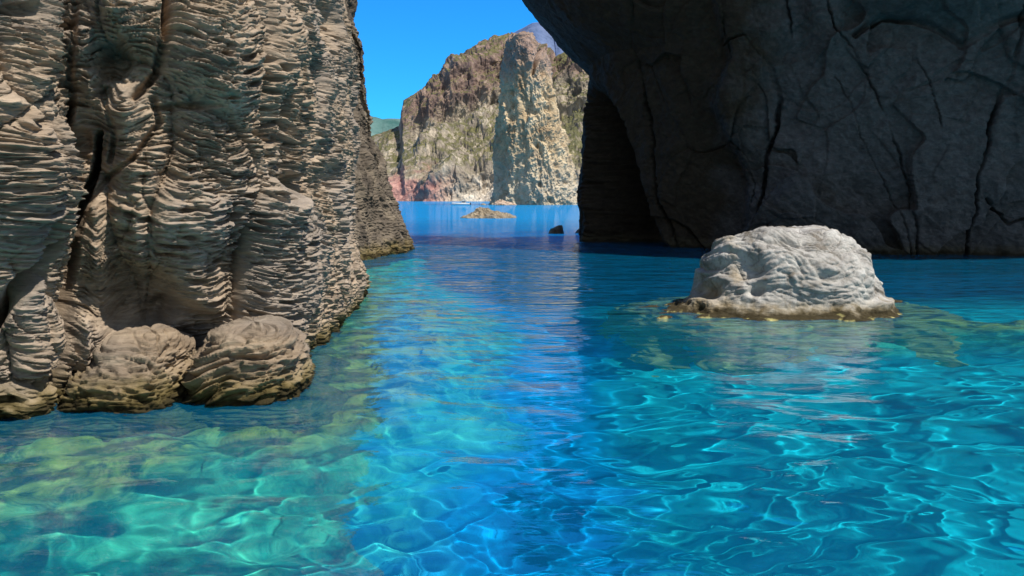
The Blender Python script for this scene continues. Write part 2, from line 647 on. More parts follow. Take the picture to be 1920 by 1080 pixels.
def facets(U, V, n, seed, slope, warp=0.3):
    """flat tilted panels: every random seed point owns a plane of its own slope"""
    rs = np.random.RandomState(seed)
    u0, u1, v0, v1 = U.min(), U.max(), V.min(), V.max()
    su = rs.uniform(u0, u1, n); sv = rs.uniform(v0, v1, n)
    gu = rs.normal(0, slope, n); gv = rs.normal(0, slope, n)
    wu = U + warp * noise(U * 0.5, V * 0.5, 0 * U, seed); wv = V + warp * noise(U * 0.5, V * 0.5, 0 * U, seed + 1)
    best = np.full(U.shape, 1e9, f32); res = np.zeros(U.shape, f32)
    for k in range(n):
        dd = ((wu - su[k]) ** 2 + ((wv - sv[k]) * 0.8) ** 2).astype(f32)
        m = dd < best
        best = np.where(m, dd, best)
        res = np.where(m, np.clip(gu[k] * (U - su[k]) + gv[k] * (V - sv[k]), -1.5, 1.5), res)
    return res


def pits(s, b, seed, fs=2.0, fb=5.0, depth=0.16, thr=0.35):
    wx = s * fs + 0.4 * noise(s * 2, b * 2, 0 * s, seed)
    f1, f2, cv = worley2(wx, b * fb + 0.3 * noise(s * 3, b * 3, 0 * s, seed + 1), seed)
    on = (cv > 0.45).astype(f32)
    return -depth * on * sstep(thr, thr * 0.35, f1)


def loft(name, levels, nu, nv, mat, disp, power=0.75, arc=None, rot=0.0, twist=None, zlist=None, parent=None):
    """closed rock through level ellipses (z, x_left, x_right, y_front, y_back); disp(P, N, a) -> metres"""
    L = np.array(levels, float)
    # parameter by length along the profile
    prof = np.stack([L[:, 0], 0.5 * (L[:, 2] - L[:, 1])], 1)
    sl = np.concatenate([[0], np.cumsum(np.linalg.norm(np.diff(prof, axis=0), axis=1) + 1e-4)])
    t = np.linspace(0, sl[-1], nv)
    Q = np.stack([np.interp(t, sl, L[:, k]) for k in range(5)], 1)
    # light smoothing of the profile
    for _ in range(2):
        k = max(3, int(nv * 0.03) | 1)
        pad = np.pad(Q, ((k // 2, k // 2), (0, 0)), mode='edge')
        cs = np.cumsum(np.vstack([np.zeros((1, 5)), pad]), axis=0)
        Q2 = (cs[k:] - cs[:-k]) / k
        Q2[0] = Q[0]; Q2[-1] = Q[-1]
        Q = Q2
    if arc is None:
        a = np.linspace(0, 2 * math.pi, nu, endpoint=False)
    else:                                   # more columns on the side towards the camera
        tt = np.linspace(0, 1, nu, endpoint=False)
        a = 2 * math.pi * tt + arc * np.sin(2 * math.pi * tt)
        a = a - math.pi / 2 - math.pi
    ca = np.sign(np.cos(a)) * np.abs(np.cos(a)) ** power
    sa = np.sign(np.sin(a)) * np.abs(np.sin(a)) ** power
    ca = ca[None, :]; sa = sa[None, :]
    xc = 0.5 * (Q[:, 1] + Q[:, 2])[:, None]; hx = 0.5 * (Q[:, 2] - Q[:, 1])[:, None]
    yc = 0.5 * (Q[:, 3] + Q[:, 4])[:, None]; hy = 0.5 * (Q[:, 4] - Q[:, 3])[:, None]
    if rot:
        c, s = math.cos(rot), math.sin(rot)
        X = xc + hx * (ca * c - sa * s) / (abs(c) + abs(s) * 0.6); Y = yc + hy * (ca * s + sa * c) / (abs(c) + abs(s) * 0.6)
    else:
        X = xc + hx * ca; Y = yc + hy * sa
    Z = Q[:, 0][:, None] + 0 * X
    P = np.stack([X, Y, Z], -1)
    # levels run downwards: outward normal = -(du x dv)
    N = -normals(P, closed_u=True)
    d = disp(P, N, a)
    P2 = P + N * d[..., None]
    P2[0] = P2[0].mean(axis=0)              # close the top
    o = grid_mesh(name, P2, mat, closed_u=True, flip=True, parent=parent)
    o.cycles.is_caustics_receiver = True
    return o


MAT_STRATA = mat_strata('layered_brown_rock', (0.51, 0.395, 0.285), (0.30, 0.228, 0.162), (0.12, 0.092, 0.068))
MAT_BOULDER_L = mat_strata('layered_shore_rock', (0.40, 0.31, 0.215), (0.245, 0.18, 0.12), (0.10, 0.077, 0.055))


# ------------------------------------------------------------------ left cliff
def left_cliff():
    W = [ground(*p) for p in [(-1100, 860), (-400, 800), (-60, 784), (60, 776), (100, 757), (160, 744), (340, 730),
                              (480, 708), (560, 680), (592, 645), (618, 618)]]
    W += [np.array(p) for p in [(-4.33, 19.0), (-4.8, 22), (-5.5, 26), (-7.2, 32), (-10, 40)]]

    def wt(q):
        y = q[:, 1]; x = q[:, 0]
        base = 1.0 / np.clip(np.hypot(x, y), 8, 60) * 12
        vis = np.where((x < -8.6) & (y < 11), 0.35, 1.0)
        return base * np.where(y > 20, 0.35, 1.0) * vis
    q, s = resample(W, 860, smooth_it=2, weights=wt)
    z1 = np.linspace(-3.2, 8.2, 880)
    z2 = 8.2 + (np.linspace(0, 1, 130)[1:] ** 1.3) * 9.5
    z = np.concatenate([z1, z2])
    Sg, Zg = np.meshgrid(s, z)
    P = np.stack([q[:, 0][None, :] + 0 * Zg, q[:, 1][None, :] + 0 * Zg, Zg], -1).astype(float)
    N0 = normals(P)
    # the face leans back a little, foot flares under water
    lean = -0.045 * np.clip(Zg, 0, 9) + 0.45 * np.clip(-Zg, 0, 4) - 0.05 * np.clip(Zg - 9, 0, 9) ** 1.5
    corner = sstep(16.0, 18.5, P[..., 1])
    lean = lean * (1 - 0.85 * corner) - 0.10 * sstep(3, 0.2, Zg) * corner
    P = P + N0 * lean[..., None]
    px, py = proj(P)
    d = np.zeros(Sg.shape)
    wobx = 6 * noise(Sg * 1.1, Zg * 1.1, 0 * Sg, 61) + 2.5 * noise(Sg * 4, Zg * 4, 0 * Sg, 63)
    X = px + wobx; Y = py + 5 * noise(Sg * 1.3, Zg * 1.3, 0 * Sg, 62)
    # broad masses
    bul = [(20, 300, 95, 190, .55), (50, 640, 36, 190, .10), (-60, 620, 60, 120, .3), (380, 120, 88, 170, .60), (232, 210, 42, 50, .45), (262, 300, 70, 60, .25),
           (150, 110, 34, 70, .30), (225, 20, 45, 80, .40), (60, 60, 40, 90, .30), (330, 400, 150, 75, .42), (185, 540, 20, 120, .30),
           (490, 520, 55, 150, .42), (375, 560, 55, 80, .10), (575, 470, 50, 160, .22), (632, 545, 26, 75, .42), (500, 110, 40, 130, .28), (560, 160, 26, 120, .28),
           (640, 120, 28, 120, .30), (630, 330, 30, 90, .22), (440, 290, 60, 60, .22), (470, 380, 50, 40, .2), (145, 640, 26, 60, .35),
           (175, 170, 22, 40, .25), (600, 250, 28, 60, .2)]
    dome = np.zeros(Sg.shape)
    for cx, cy, rx, ry, a in bul:
        e = ell(X, Y, cx, cy, rx, ry, a * 1.35, 2.6)
        d += e; dome += e
    # dark hollows
    for cx, cy, rx, ry, a, r in [(245, 560, 92, 66, -0.7, 0.1), (338, 622, 78, 60, -0.75, 0.5), (360, 680, 40, 60, -.5, 0), (214, 122, 30, 36, -.42, 0.2),
                                 (520, 350, 22, 22, -.45, 0), (600, 55, 16, 45, -.6, .15), (455, 250, 18, 10, -.25, 0), (475, 262, 22, 9, -.25, 0),
                                 (330, 205, 40, 8, -.25, 0), (15, 20, 26, 16, -.4, 0), (120, 50, 18, 10, -.3, 0), (600, 330, 14, 20, -.25, 0), (300, 15, 7, 60, -.4, 0),
                                 (150, 265, 20, 25, -.25, 0), (555, 590, 12, 40, -.3, .0)]:
        d += ell(X, Y, cx, cy, rx, ry, a, 6.0, r)
    G = [([(133, 190), (128, 280), (102, 380), (62, 465), (10, 570), (-60, 680)], 7, 1.1, 17),
         ([(185, 250), (165, 370), (142, 440), (120, 560), (103, 660), (92, 760), (86, 900)], 7, 1.6, 19),
         ([(303, -80), (304, 60), (290, 140), (255, 190)], 7, .5, 7),
         ([(455, -80), (456, 60), (472, 150), (505, 230), (545, 300), (556, 380), (560, 420)], 4, .22, 4),
         ([(430, 420), (433, 520), (430, 650)], 4, .5, 5),
         ([(547, -40), (548, 80), (552, 250), (548, 340)], 4, .3, 4),
         ([(132, -80), (137, 60), (126, 130), (133, 200)], 8, .35, 6),
         ([(95, -60), (85, 20), (100, 90)], 6, .3, 4),
         ([(588, 100), (575, 200), (585, 330), (600, 450), (596, 600)], 4, .22, 5),
         ([(540, 420), (520, 500), (530, 640)], 4, .22, 4),
         ([(190, 170), (215, 260), (205, 300)], 6, .3, 5),
         ([(285, 190), (296, 235), (250, 300), (200, 330), (165, 390)], 6, .28, 5)]
    var = np.clip(0.75 + 0.9 * noise(Sg * 1.3, Zg * 1.3, 0 * Sg, 64), 0.25, 1.3)
    for k_, (pts, w0, dep, w1) in enumerate(G):
        big = 1.0 if k_ < 2 else 0.0
        d += groove(X, Y, pts, w0 * (1.0 + 0.4 * (1 - big)), dep, end=w1 * (1.0 + 0.4 * (1 - big))) * (big + (1 - big) * 0.8 * var)
    # column-like masses with creases between
    e1, e2, ev = worley2(Sg * 0.72 + 0.35 * noise(Sg * 0.8, Zg * 0.5, 0 * Sg, 66), Zg * 0.34 + 0.3 * noise(Sg * 0.9, Zg * 0.9, 0 * Sg, 67), 21)
    col = 0.36 * np.sqrt(np.clip(e2 - e1, 0, 0.35) / 0.35) + 0.16 * (ev - 0.5)
    e1, e2, ev = worley2(Sg * 2.0 + 0.4 * noise(Sg * 1.8, Zg * 1.2, 0 * Sg, 68), Zg * 0.95 + 0.3 * noise(Sg * 2, Zg * 2, 0 * Sg, 69), 33)
    col2 = 0.15 * np.sqrt(np.clip(e2 - e1, 0, 0.6) / 0.6) + 0.10 * (ev - 0.5)
    d += (col - 0.18) + (col2 - 0.08) * sstep(-0.3, 0.3, noise(Sg * 0.4, Zg * 0.4, 0 * Sg, 70))
    dome = dome + 0.6 * col
    d += 0.35 * fbm(Sg * 0.55, Zg * 0.30, 0 * Sg, 5, 3)
    # bedding, bowed over each bulge
    b = Zg + 0.55 * dome + 0.10 * noise(Sg * 0.35, Zg * 0.3, 0 * Sg, 8) - 0.02 * Sg
    hol = sstep(-0.30, -0.75, d - dome)
    k = 1 - 0.35 * hol
    d += strata(Sg, b, 2, 0.95) * (0.55 + 0.55 * sstep(-0.3, 0.25, noise(Sg * 0.55, Zg * 0.7, 0 * Sg, 87))) * k * (1 - 0.45 * sstep(540, 640, px))
    tm = sstep(-0.05, 0.3, noise(Sg * 0.5, Zg * 0.5, 0 * Sg, 81) + 0.35 * sstep(470, 620, px))
    d += pits(Sg, b, 5, 2.0, 5.5, 0.20) * (0.25 + 0.9 * tm)
    d += pits(Sg, b, 9, 4.5, 10.0, 0.09, 0.4) * (0.3 + 0.7 * tm)
    d += 0.018 * fbm(Sg * 9, Zg * 14, 0 * Sg, 19, 3)
    # side past the corner
    P = P + N0 * d[..., None]
    # close the top: a rough plateau falling back
    back = P[-1:] + np.array([-9.0, 6.0, 0.6]); back2 = back + np.array([-6, 4, -20.0])
    P = np.concatenate([P, back, back2], 0)
    o = grid_mesh('cliff', P, MAT_STRATA)
    o.cycles.is_caustics_receiver = True
    tag(o, 'tall brown cliff of thin wavy rock layers filling the left side, with dark vertical clefts', 'cliff')
    return o


def shore_boulders():
    def mk(levels, tilt, seed, label, pw=0.7):
        def disp(P, N, a):
            s = P[..., 0] * 0.8 + P[..., 1] * 0.6
            xc = 0.5 * (levels[3][1] + levels[3][2]); hx = 0.5 * (levels[3][2] - levels[3][1])
            b = P[..., 2] - 0.24 * (P[..., 1] - 12.0) + 0.16 * np.clip((P[..., 0] - xc) / hx, -1.5, 1.5) ** 2 + tilt * (P[..., 0] - xc) + 0.05 * noise(s, P[..., 2], 0 * s, seed)
            side = np.clip(1.35 - np.abs(N[..., 2]), 0.55, 1)
            d = strata(s, b, seed, 0.95, 5.6, 0.8) * side
            d += 0.10 * fbm(P[..., 0] * 1.2, P[..., 1] * 1.2, P[..., 2] * 1.2, seed, 3)
            d += pits(s, b, seed + 3, 2.5, 6, 0.09) * side
            top = sstep(0.45, 0.9, np.abs(N[..., 2]))
            d += top * 0.04 * noise(P[..., 0] * 2, P[..., 1] * 2, 0 * s, seed)
            d += 0.012 * fbm(P[..., 0] * 9, P[..., 1] * 9, P[..., 2] * 12, seed + 5, 3)
            return d
        o = loft('boulder', levels, 620, 330, MAT_BOULDER_L, disp, pw, arc=-0.45)
        tag(o, label, 'boulder')
        return o
    # z, xl, xr, yf, yb
    mk([(1.02, -5.72, -5.35, 11.9, 12.3), (0.96, -5.95, -5.2, 11.6, 12.5), (0.75, -6.15, -5.05, 11.35, 12.8), (0.45, -6.42, -4.98, 11.1, 13),
        (0.1, -6.62, -4.90, 10.95, 13), (-0.15, -6.66, -4.85, 10.9, 13), (-0.8, -6.75, -4.3, 10.7, 13.2), (-5.0, -7.3, -4.0, 10.3, 13.5)], 0.05, 3,
       'low rounded layered boulder at the water line beside the deep black cleft')
    mk([(1.10, -4.30, -3.7, 12.0, 12.5), (1.03, -4.5, -3.45, 11.7, 12.8), (0.8, -4.66, -3.30, 11.5, 13.0), (0.4, -4.82, -3.22, 11.35, 13.2),
        (0.12, -4.92, -3.22, 11.3, 13.2), (-0.05, -4.95, -3.25, 11.35, 13.2), (-0.25, -4.8, -2.9, 11.3, 13.2), (-1.0, -5.0, -2.7, 11.1, 13.4), (-5.0, -5.3, -2.5, 10.9, 13.5)], -0.22, 14,
       'low layered boulder with slanting ledges at the outer foot of the cliff, nearest the channel', 0.62)


def far_left_headland():
    b = NB('grey_brown_rock')
    p = b.pos()
    n1 = b.noise(p, 0.8, 8, 0.65, 0.5); n2 = b.noise(p, 4.0, 6, 0.7)
    c = b.ramp(n1, [(0.36, (0.075, 0.062, 0.05)), (0.52, (0.18, 0.147, 0.112)), (0.68, (0.31, 0.255, 0.19))])
    c = b.mix(b.maprange(n2, 0.4, 0.7, 0, 0.5), c, (0.09, 0.08, 0.07))
    c = shore_mix(b, c, (0.20, 0.15, 0.05), (0.1, 0.1, 0.04), 0.35, 0.5, 1.2)
    nm = b.bump(b.noise(p, 3.0, 8, 0.7), 1.0, 0.10)
    b.principled(c, 0.95, nm, 0.1)
    W = [(-12.5, 31), (-9.6, 32.5), (-8.3, 34.5), (-7.4, 37.0), (-6.6, 40.5), (-5.9, 43.8), (-5.6, 46), (-6.2, 49), (-9, 55), (-15, 62)]

    def wt(q):
        return np.where(q[:, 1] < 47, 1.0, 0.25)
    q, s = resample(W, 520, 2, wt)
    z = np.concatenate([np.linspace(-9, -1, 40)[:-1], np.linspace(-1, 13, 460), np.linspace(13, 24, 90)[1:]])
    Sg, Zg = np.meshgrid(s, z)
    P = np.stack([q[:, 0][None, :] + 0 * Zg, q[:, 1][None, :] + 0 * Zg, Zg], -1).astype(float)
    N0 = normals(P)
    inset = np.interp(Zg, [-9, -1, 0, 1.0, 3, 6.5, 10.5, 16, 24], [3.0, .6, 0, -.35, -1.15, -2.35, -3.05, -3.4, -4.5])
    d = 0.75 * ridge(Sg * 0.22, Zg * 0.16, 0 * Sg, 21, 4) + 0.5 * fbm(Sg * 0.5, Zg * 0.4, 0 * Sg, 25, 4)
    d += 0.14 * ridge(Sg * 1.3, Zg * 1.1, 0 * Sg, 27, 4) + strata(Sg * 0.8, Zg * 0.55 + 0.05 * Sg, 22, 0.6)
    f1, f2, cv = worley2(Sg * 0.55 + 0.4 * noise(Sg, Zg, 0 * Sg, 4), Zg * 0.4, 3)
    d += 0.35 * (cv - 0.5) * sstep(0, 0.25, f2 - f1)
    P = P + N0 * (inset + d - 0.45)[..., None]
    P = np.concatenate([P, P[-1:] + np.array([-12, 4, 1.0])], 0)
    o = grid_mesh('cliff', P, b.m)
    o.cycles.is_caustics_receiver = True
    tag(o, 'smoother grey-brown rock shoulder sloping into the water behind the layered cliff', 'cliff')


# ------------------------------------------------------------------ arch wall on the right
def arch_wall():
    b = NB('dark_basalt')
    p = b.pos()
    n1 = b.noise(p, 0.35, 7, 0.62, 0.6); n2 = b.noise(b.pos((1, 1, 1.4)), 2.2, 8, 0.7, 0.3)
    c = b.ramp(n2, [(0.3, (0.056, 0.054, 0.053)), (0.55, (0.112, 0.108, 0.106)), (0.75, (0.175, 0.170, 0.166))])
    sx = b.zpos().outputs['X']
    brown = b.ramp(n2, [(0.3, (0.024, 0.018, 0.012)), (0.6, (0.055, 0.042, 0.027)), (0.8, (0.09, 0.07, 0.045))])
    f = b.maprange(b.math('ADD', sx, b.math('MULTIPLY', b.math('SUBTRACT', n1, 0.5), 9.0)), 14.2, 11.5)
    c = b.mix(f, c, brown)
    c = b.mix(b.maprange(n1, 0.58, 0.7, 0, 0.5), c, (0.06, 0.045, 0.035))
    c = shore_mix(b, c, (0.10, 0.085, 0.05), (0.03, 0.04, 0.04), 0.35, 0.3, 1.5)
    h = b.noise(b.pos((1, 1, 1.2)), 1.6, 10, 0.68, 0.3)
    nm = b.bump(h, 0.9, 0.22)
    nm = b.bump(b.noise(b.pos((1, 1, 3)), 9, 6, 0.7), 0.7, 0.05, nm)
    b.principled(c, 0.85, nm, 0.25)
    W = [(44, 78), (26, 70), (13, 64), (7.5, 61), (5.5, 58), (5.15, 54.5), (6.6, 51), (9.2, 48.5)]
    W += [tuple(ground(*q)) for q in [(1330, 466), (1500, 470), (1700, 474), (1920, 478)]] + [(34, 42.0), (48, 46), (70, 56)]

    def wt(q):
        return np.where(q[:, 1] > 62, 0.15, np.where(q[:, 0] > 29, 0.25, 1.0)) * 30 / np.hypot(q[:, 0], q[:, 1])
    q, s = resample(W, 900, 2, wt)
    z = np.concatenate([np.linspace(-12, -0.5, 40)[:-1], np.linspace(-0.5, 17.5, 620), np.linspace(17.5, 24, 70)[1:]])
    Sg, Zg = np.meshgrid(s, z)
    P = np.stack([q[:, 0][None, :] + 0 * Zg, q[:, 1][None, :] + 0 * Zg, Zg], -1).astype(float)
    N0 = normals(P)
    N0[..., 2] = 0
    lowk = 1 - 0.65 * sstep(15.0, 9.0, P[..., 0])
    P[..., 2] = np.where(Zg > 16.5, 16.5 + (Zg - 16.5) * lowk, Zg)
    wz = P[..., 2] + 0.5 * noise(Sg * 0.15, Zg * 0.3, 0 * Sg, 41)
    corner = np.interp(wz, [-12, 0, 3, 11.6, 12.3, 13.5, 15.3, 17.5, 22, 30, 34], [1, 0, -0.15, -0.1, 0.6, 2.0, 3.4, 4.6, 7.5, 9, 9])
    front = np.interp(wz, [-12, 0, 5, 10, 14, 17, 20, 25, 30, 34], [1, 0, 1.2, 2.6, 4.0, 5.5, 8, 11, 12.5, 13])
    front = front * np.interp(P[..., 0], [9, 16, 26], [0.4, 0.55, 1])
    kx = sstep(8.0, 13.0, P[..., 0]) * sstep(56, 50, P[..., 1])
    off = corner * (1 - kx) * sstep(62, 57, P[..., 1]) + front * kx
    P = P + N0 * off[..., None]
    px, py = proj(P)
    X = px + 9 * noise(Sg * 0.35, Zg * 0.35, 0 * Sg, 33) + 4 * noise(Sg * 1.2, Zg * 1.2, 0 * Sg, 34) + 3 * noise(Sg * 4, Zg * 4, 0 * Sg, 35)
    Y = py + 8 * noise(Sg * 0.35, Zg * 0.35, 0 * Sg, 36)
    fr = sstep(60, 55, P[..., 1])
    d = np.zeros(Sg.shape)
    C_ = [([(1532, -40), (1560, 60), (1600, 110), (1642, 200), (1682, 290), (1702, 380), (1712, 475)], 3.5, .55, 5),
          ([(1912, 20), (1880, 140), (1845, 240), (1822, 330), (1820, 400), (1800, 480)], 11, 1.3, 4),
          ([(1466, -40), (1482, 90), (1470, 120)], 5, .9, 6),
          ([(1450, 125), (1462, 180), (1458, 250), (1438, 310), (1430, 400)], 13, 2.0, 7),
          ([(1365, 90), (1400, 75), (1430, 110), (1455, 130), (1480, 100)], 5, .8, 5),
          ([(1595, 75), (1650, 40), (1705, 48), (1760, 62), (1802, 90), (1850, 52), (1930, 30)], 13, 1.3, 20),
          ([(1840, 372), (1880, 420), (1930, 398)], 7, .9, 6),
          ([(1560, 150), (1610, 240), (1640, 320), (1680, 400), (1700, 470)], 2.5, .35, 3),
          ([(1705, 100), (1740, 160), (1760, 240)], 2.5, .4, 2.5),
          ([(1190, 0), (1210, 160), (1230, 300), (1262, 470)], 6, .9, 9),
          ([(1400, 300), (1420, 350), (1412, 390)], 3, .5, 3)]
    for pts, w0, dep, w1 in C_:
        brk = 0.55 + 0.9 * noise(Sg * 0.5, Zg * 0.5, 0 * Sg, 77)
        d += groove(X, Y, pts, w0 * 0.5, dep * 0.8, end=w1 * 0.5) * fr * np.clip(brk, 0.1, 1.2)
    # tall black alcove beside the pillar
    left = 1112 + 0 * Y
    right = np.interp(Y, [120, 200, 300, 380, 480], [1130, 1160, 1188, 1218, 1245])
    alc = sstep(-4, 10, X - left) * sstep(4, -12, X - right) * sstep(150, 260, Y)
    d -= 5.0 * alc * fr
    # upper right overhang, lit slab, stepped block
    d += ell(X, Y, 1500, 330, 60, 90, .5, 4, -0.4) + ell(X, Y, 1410, 60, 60, 90, .7, 4) + ell(X, Y, 1545, 20, 40, 70, .9, 4)
    d += ell(X, Y, 1400, 220, 45, 80, 1.0, 3, -0.3) + ell(X, Y, 1750, -20, 150, 60, 1.6, 4) + ell(X, Y, 1450, 410, 60, 50, .5, 3)
    step = sstep(-8, 12, X - np.interp(Y, [-100, 0, 120, 200, 300, 420], [1330, 1345, 1375, 1345, 1395, 1400]))
    d += 1.0 * step * fr
    d += 1.1 * fbm(Sg * 0.12, Zg * 0.10, 0 * Sg, 51, 4)
    f1, f2, cv = worley2(Sg * 0.16 + 0.35 * noise(Sg * .3, Zg * .3, 0 * Sg, 4), Zg * 0.13 + 0.3 * noise(Sg * .3, Zg * .3, 0 * Sg, 6), 8)
    d += 0.5 * (cv - 0.5) - 0.22 * sstep(0.04, 0.0, f2 - f1) * sstep(-.1, .4, noise(Sg * .2, Zg * .2, 0 * Sg, 78))
    d += (0.5 * facets(Sg, Zg, 110, 5, 0.16, 1.2) + 0.22 * facets(Sg, Zg, 700, 6, 0.22, 0.6)) * (0.12 + 0.88 * sstep(7.5, 12, P[..., 0]))
    d += 0.28 * ridge(Sg * 0.35 + Zg * 0.15, Zg * 0.3 - Sg * 0.12, 0 * Sg, 57, 5, 0.55) + 0.08 * ridge(Sg * 2.0 + Zg, Zg * 1.6, 0 * Sg, 59, 4, 0.6)
    P = P + N0 * d[..., None]
    top = P[-1:].copy()
    ctr = np.array([34.0, 58.0, 26.0])
    t1 = top * 0.7 + ctr * 0.3 + np.array([0, 0, 1.0]); t2 = top * 0.02 + ctr * 0.98
    P = np.concatenate([P, t1, t2], 0)
    o = grid_mesh('rock_arch', P, b.m)
    o.cycles.is_caustics_receiver = True
    tag(o, 'huge dark grey cracked rock wall in shade, overhanging the water on the right', 'rock arch')


# ------------------------------------------------------------------ pale boulder in the water
def pale_boulder():
    b = NB('pale_limestone')
    p = b.pos()
    n1 = b.noise(p, 1.3, 8, 0.65, 1.0); n2 = b.noise(p, 6.0, 8, 0.7, 0.5); n3 = b.noise(p, 0.6, 3, 0.5, 0.5)
    c = b.ramp(n1, [(0.34, (0.19, 0.165, 0.135)), (0.46, (0.34, 0.322, 0.295)), (0.68, (0.56, 0.54, 0.50))])
    c = b.mix(b.maprange(n2, 0.52, 0.68, 0, 0.7), c, (0.15, 0.135, 0.115))
    c = b.mix(b.maprange(n3, 0.56, 0.68, 0, 0.45), c, (0.40, 0.29, 0.15))
    c = shore_mix(b, c, (0.24, 0.165, 0.045), (0.85, 0.80, 0.30), 0.20, 0.24, 2.5)
    nm = b.bump(b.noise(p, 5.0, 9, 0.68, 0.6), 0.9, 0.045)
    nm = b.bump(b.noise(p, 26.0, 5, 0.7), 0.6, 0.012, nm)
    b.principled(c, 0.9, nm, 0.15)
    Lv = [(2.16, 6.9, 7.9, 21.2, 22.2), (2.12, 6.2, 8.45, 20.9, 22.8), (1.98, 5.75, 8.85, 20.6, 23.2), (1.68, 5.3, 9.2, 20.35, 23.5),
          (1.30, 5.0, 9.42, 20.15, 23.7), (0.85, 4.85, 9.52, 20.0, 23.8), (0.45, 4.7, 9.55, 19.95, 23.9), (0.20, 4.5, 9.6, 19.8, 24),
          (0.02, 4.25, 9.8, 19.65, 24.2), (-0.09, 3.6, 10.4, 19.3, 24.5), (-0.16, 3.4, 10.6, 19.1, 24.7), (-0.40, 3.1, 10.9, 18.9, 24.9), (-1.5, 2.7, 11.5, 18.5, 25.3), (-6.0, 2.0, 12.5, 17.8, 26)]
    Lv = [(q[0], q[1] + (0.38 if q[0] > -0.1 else 0.2), q[2] + (0.5 if q[0] < 1.9 else 0.35), q[3], q[4]) for q in Lv]

    def disp(P, N, a):
        x, y, z = P[..., 0], P[..., 1], P[..., 2]
        up = sstep(0.15, 0.5, z)
        d = 0.22 * fbm(x * 0.55, y * 0.55, z * 0.8, 91, 3)
        wx = x + 0.35 * noise(x * .9, y * .9, z * .9, 92); wz = z + 0.35 * noise(x * .9, y * .9, z * .9, 94)
        rs = np.random.RandomState(12)
        C0 = np.array([7.52, 21.8, 0.5])
        cut = np.zeros(x.shape)
        for k in range(34):
            th = rs.uniform(-math.pi, 0.3); ph = rs.uniform(0.0, 1.0)
            n_ = np.array([math.cos(th) * math.cos(ph), math.sin(th) * math.cos(ph), math.sin(ph)])
            h_ = math.sqrt((2.62 * n_[0]) ** 2 + (1.9 * n_[1]) ** 2 + (1.55 * n_[2]) ** 2) * rs.uniform(0.98, 1.14)
            pd = (x - C0[0]) * n_[0] + (y - C0[1]) * n_[1] + (z - C0[2]) * n_[2] - h_
            cut = np.maximum(cut, pd)
        d -= np.clip(cut, 0, 0.42) * up
        # slanting cracks that cut it into rounded pillows
        s = wx * 0.9 + y * 0.35
        for k, (fx, fz, sh, am) in enumerate([(0.50, 0.9, 0.9, .10), (1.25, 2.4, 0.6, .07), (3.2, 6.0, 0.4, .045)]):
            f1, f2, cv = worley2(s * fx + sh * wz * fz + k * 3.3, wz * fz - 0.25 * s * fx + y * 0.5 * fx, 4 + k)
            e = f2 - f1
            d += am * up * (np.sqrt(np.clip(e, 0, 1)) * 1.2 - 0.6 + 0.5 * (cv - 0.5))
        d += up * 0.05 * ridge(x * 1.6 + z, y * 1.6, z * 2.5 - x * 0.8, 95, 4)
        # dents on the camera side
        px, py = proj(P)
        fs = (N[..., 1] < 0.3)
        for cx, cy, rx, ry, am in [(1400, 505, 34, 26, -.32), (1418, 545, 14, 12, -.28), (1330, 545, 20, 16, -.2), (1655, 520, 14, 34, -.30), (1480, 452, 36, 8, -.20), (1560, 520, 30, 10, -.12),
                                   (1350, 500, 16, 12, -.15), (1315, 570, 20, 10, .12), (1650, 575, 20, 12, .18), (1355, 460, 28, 14, .10), (1350, 425, 34, 16, -.30), (1500, 425, 26, 8, -.10)]:
            d += ell(px, py, cx, cy, rx, ry, am, 3) * fs
        d += (1 - up) * (0.16 * ridge(x * 1.0, y * 1.3, z * 2, 96, 5) - 0.06) + sstep(-0.02, -0.3, z) * 0.9 * fbm(x * 0.7, y * 0.7, z * 0.4, 98, 4)
        d += 0.010 * fbm(x * 9, y * 9, z * 9, 97, 3)
        return d
    o = loft('boulder', Lv, 900, 520, b.m, disp, 0.82, arc=-0.4)
    tag(o, 'big pale grey sunlit boulder standing in the water with a yellow tide line', 'boulder')


left_cliff()
shore_boulders()
far_left_headland()
arch_wall()
pale_boulder()

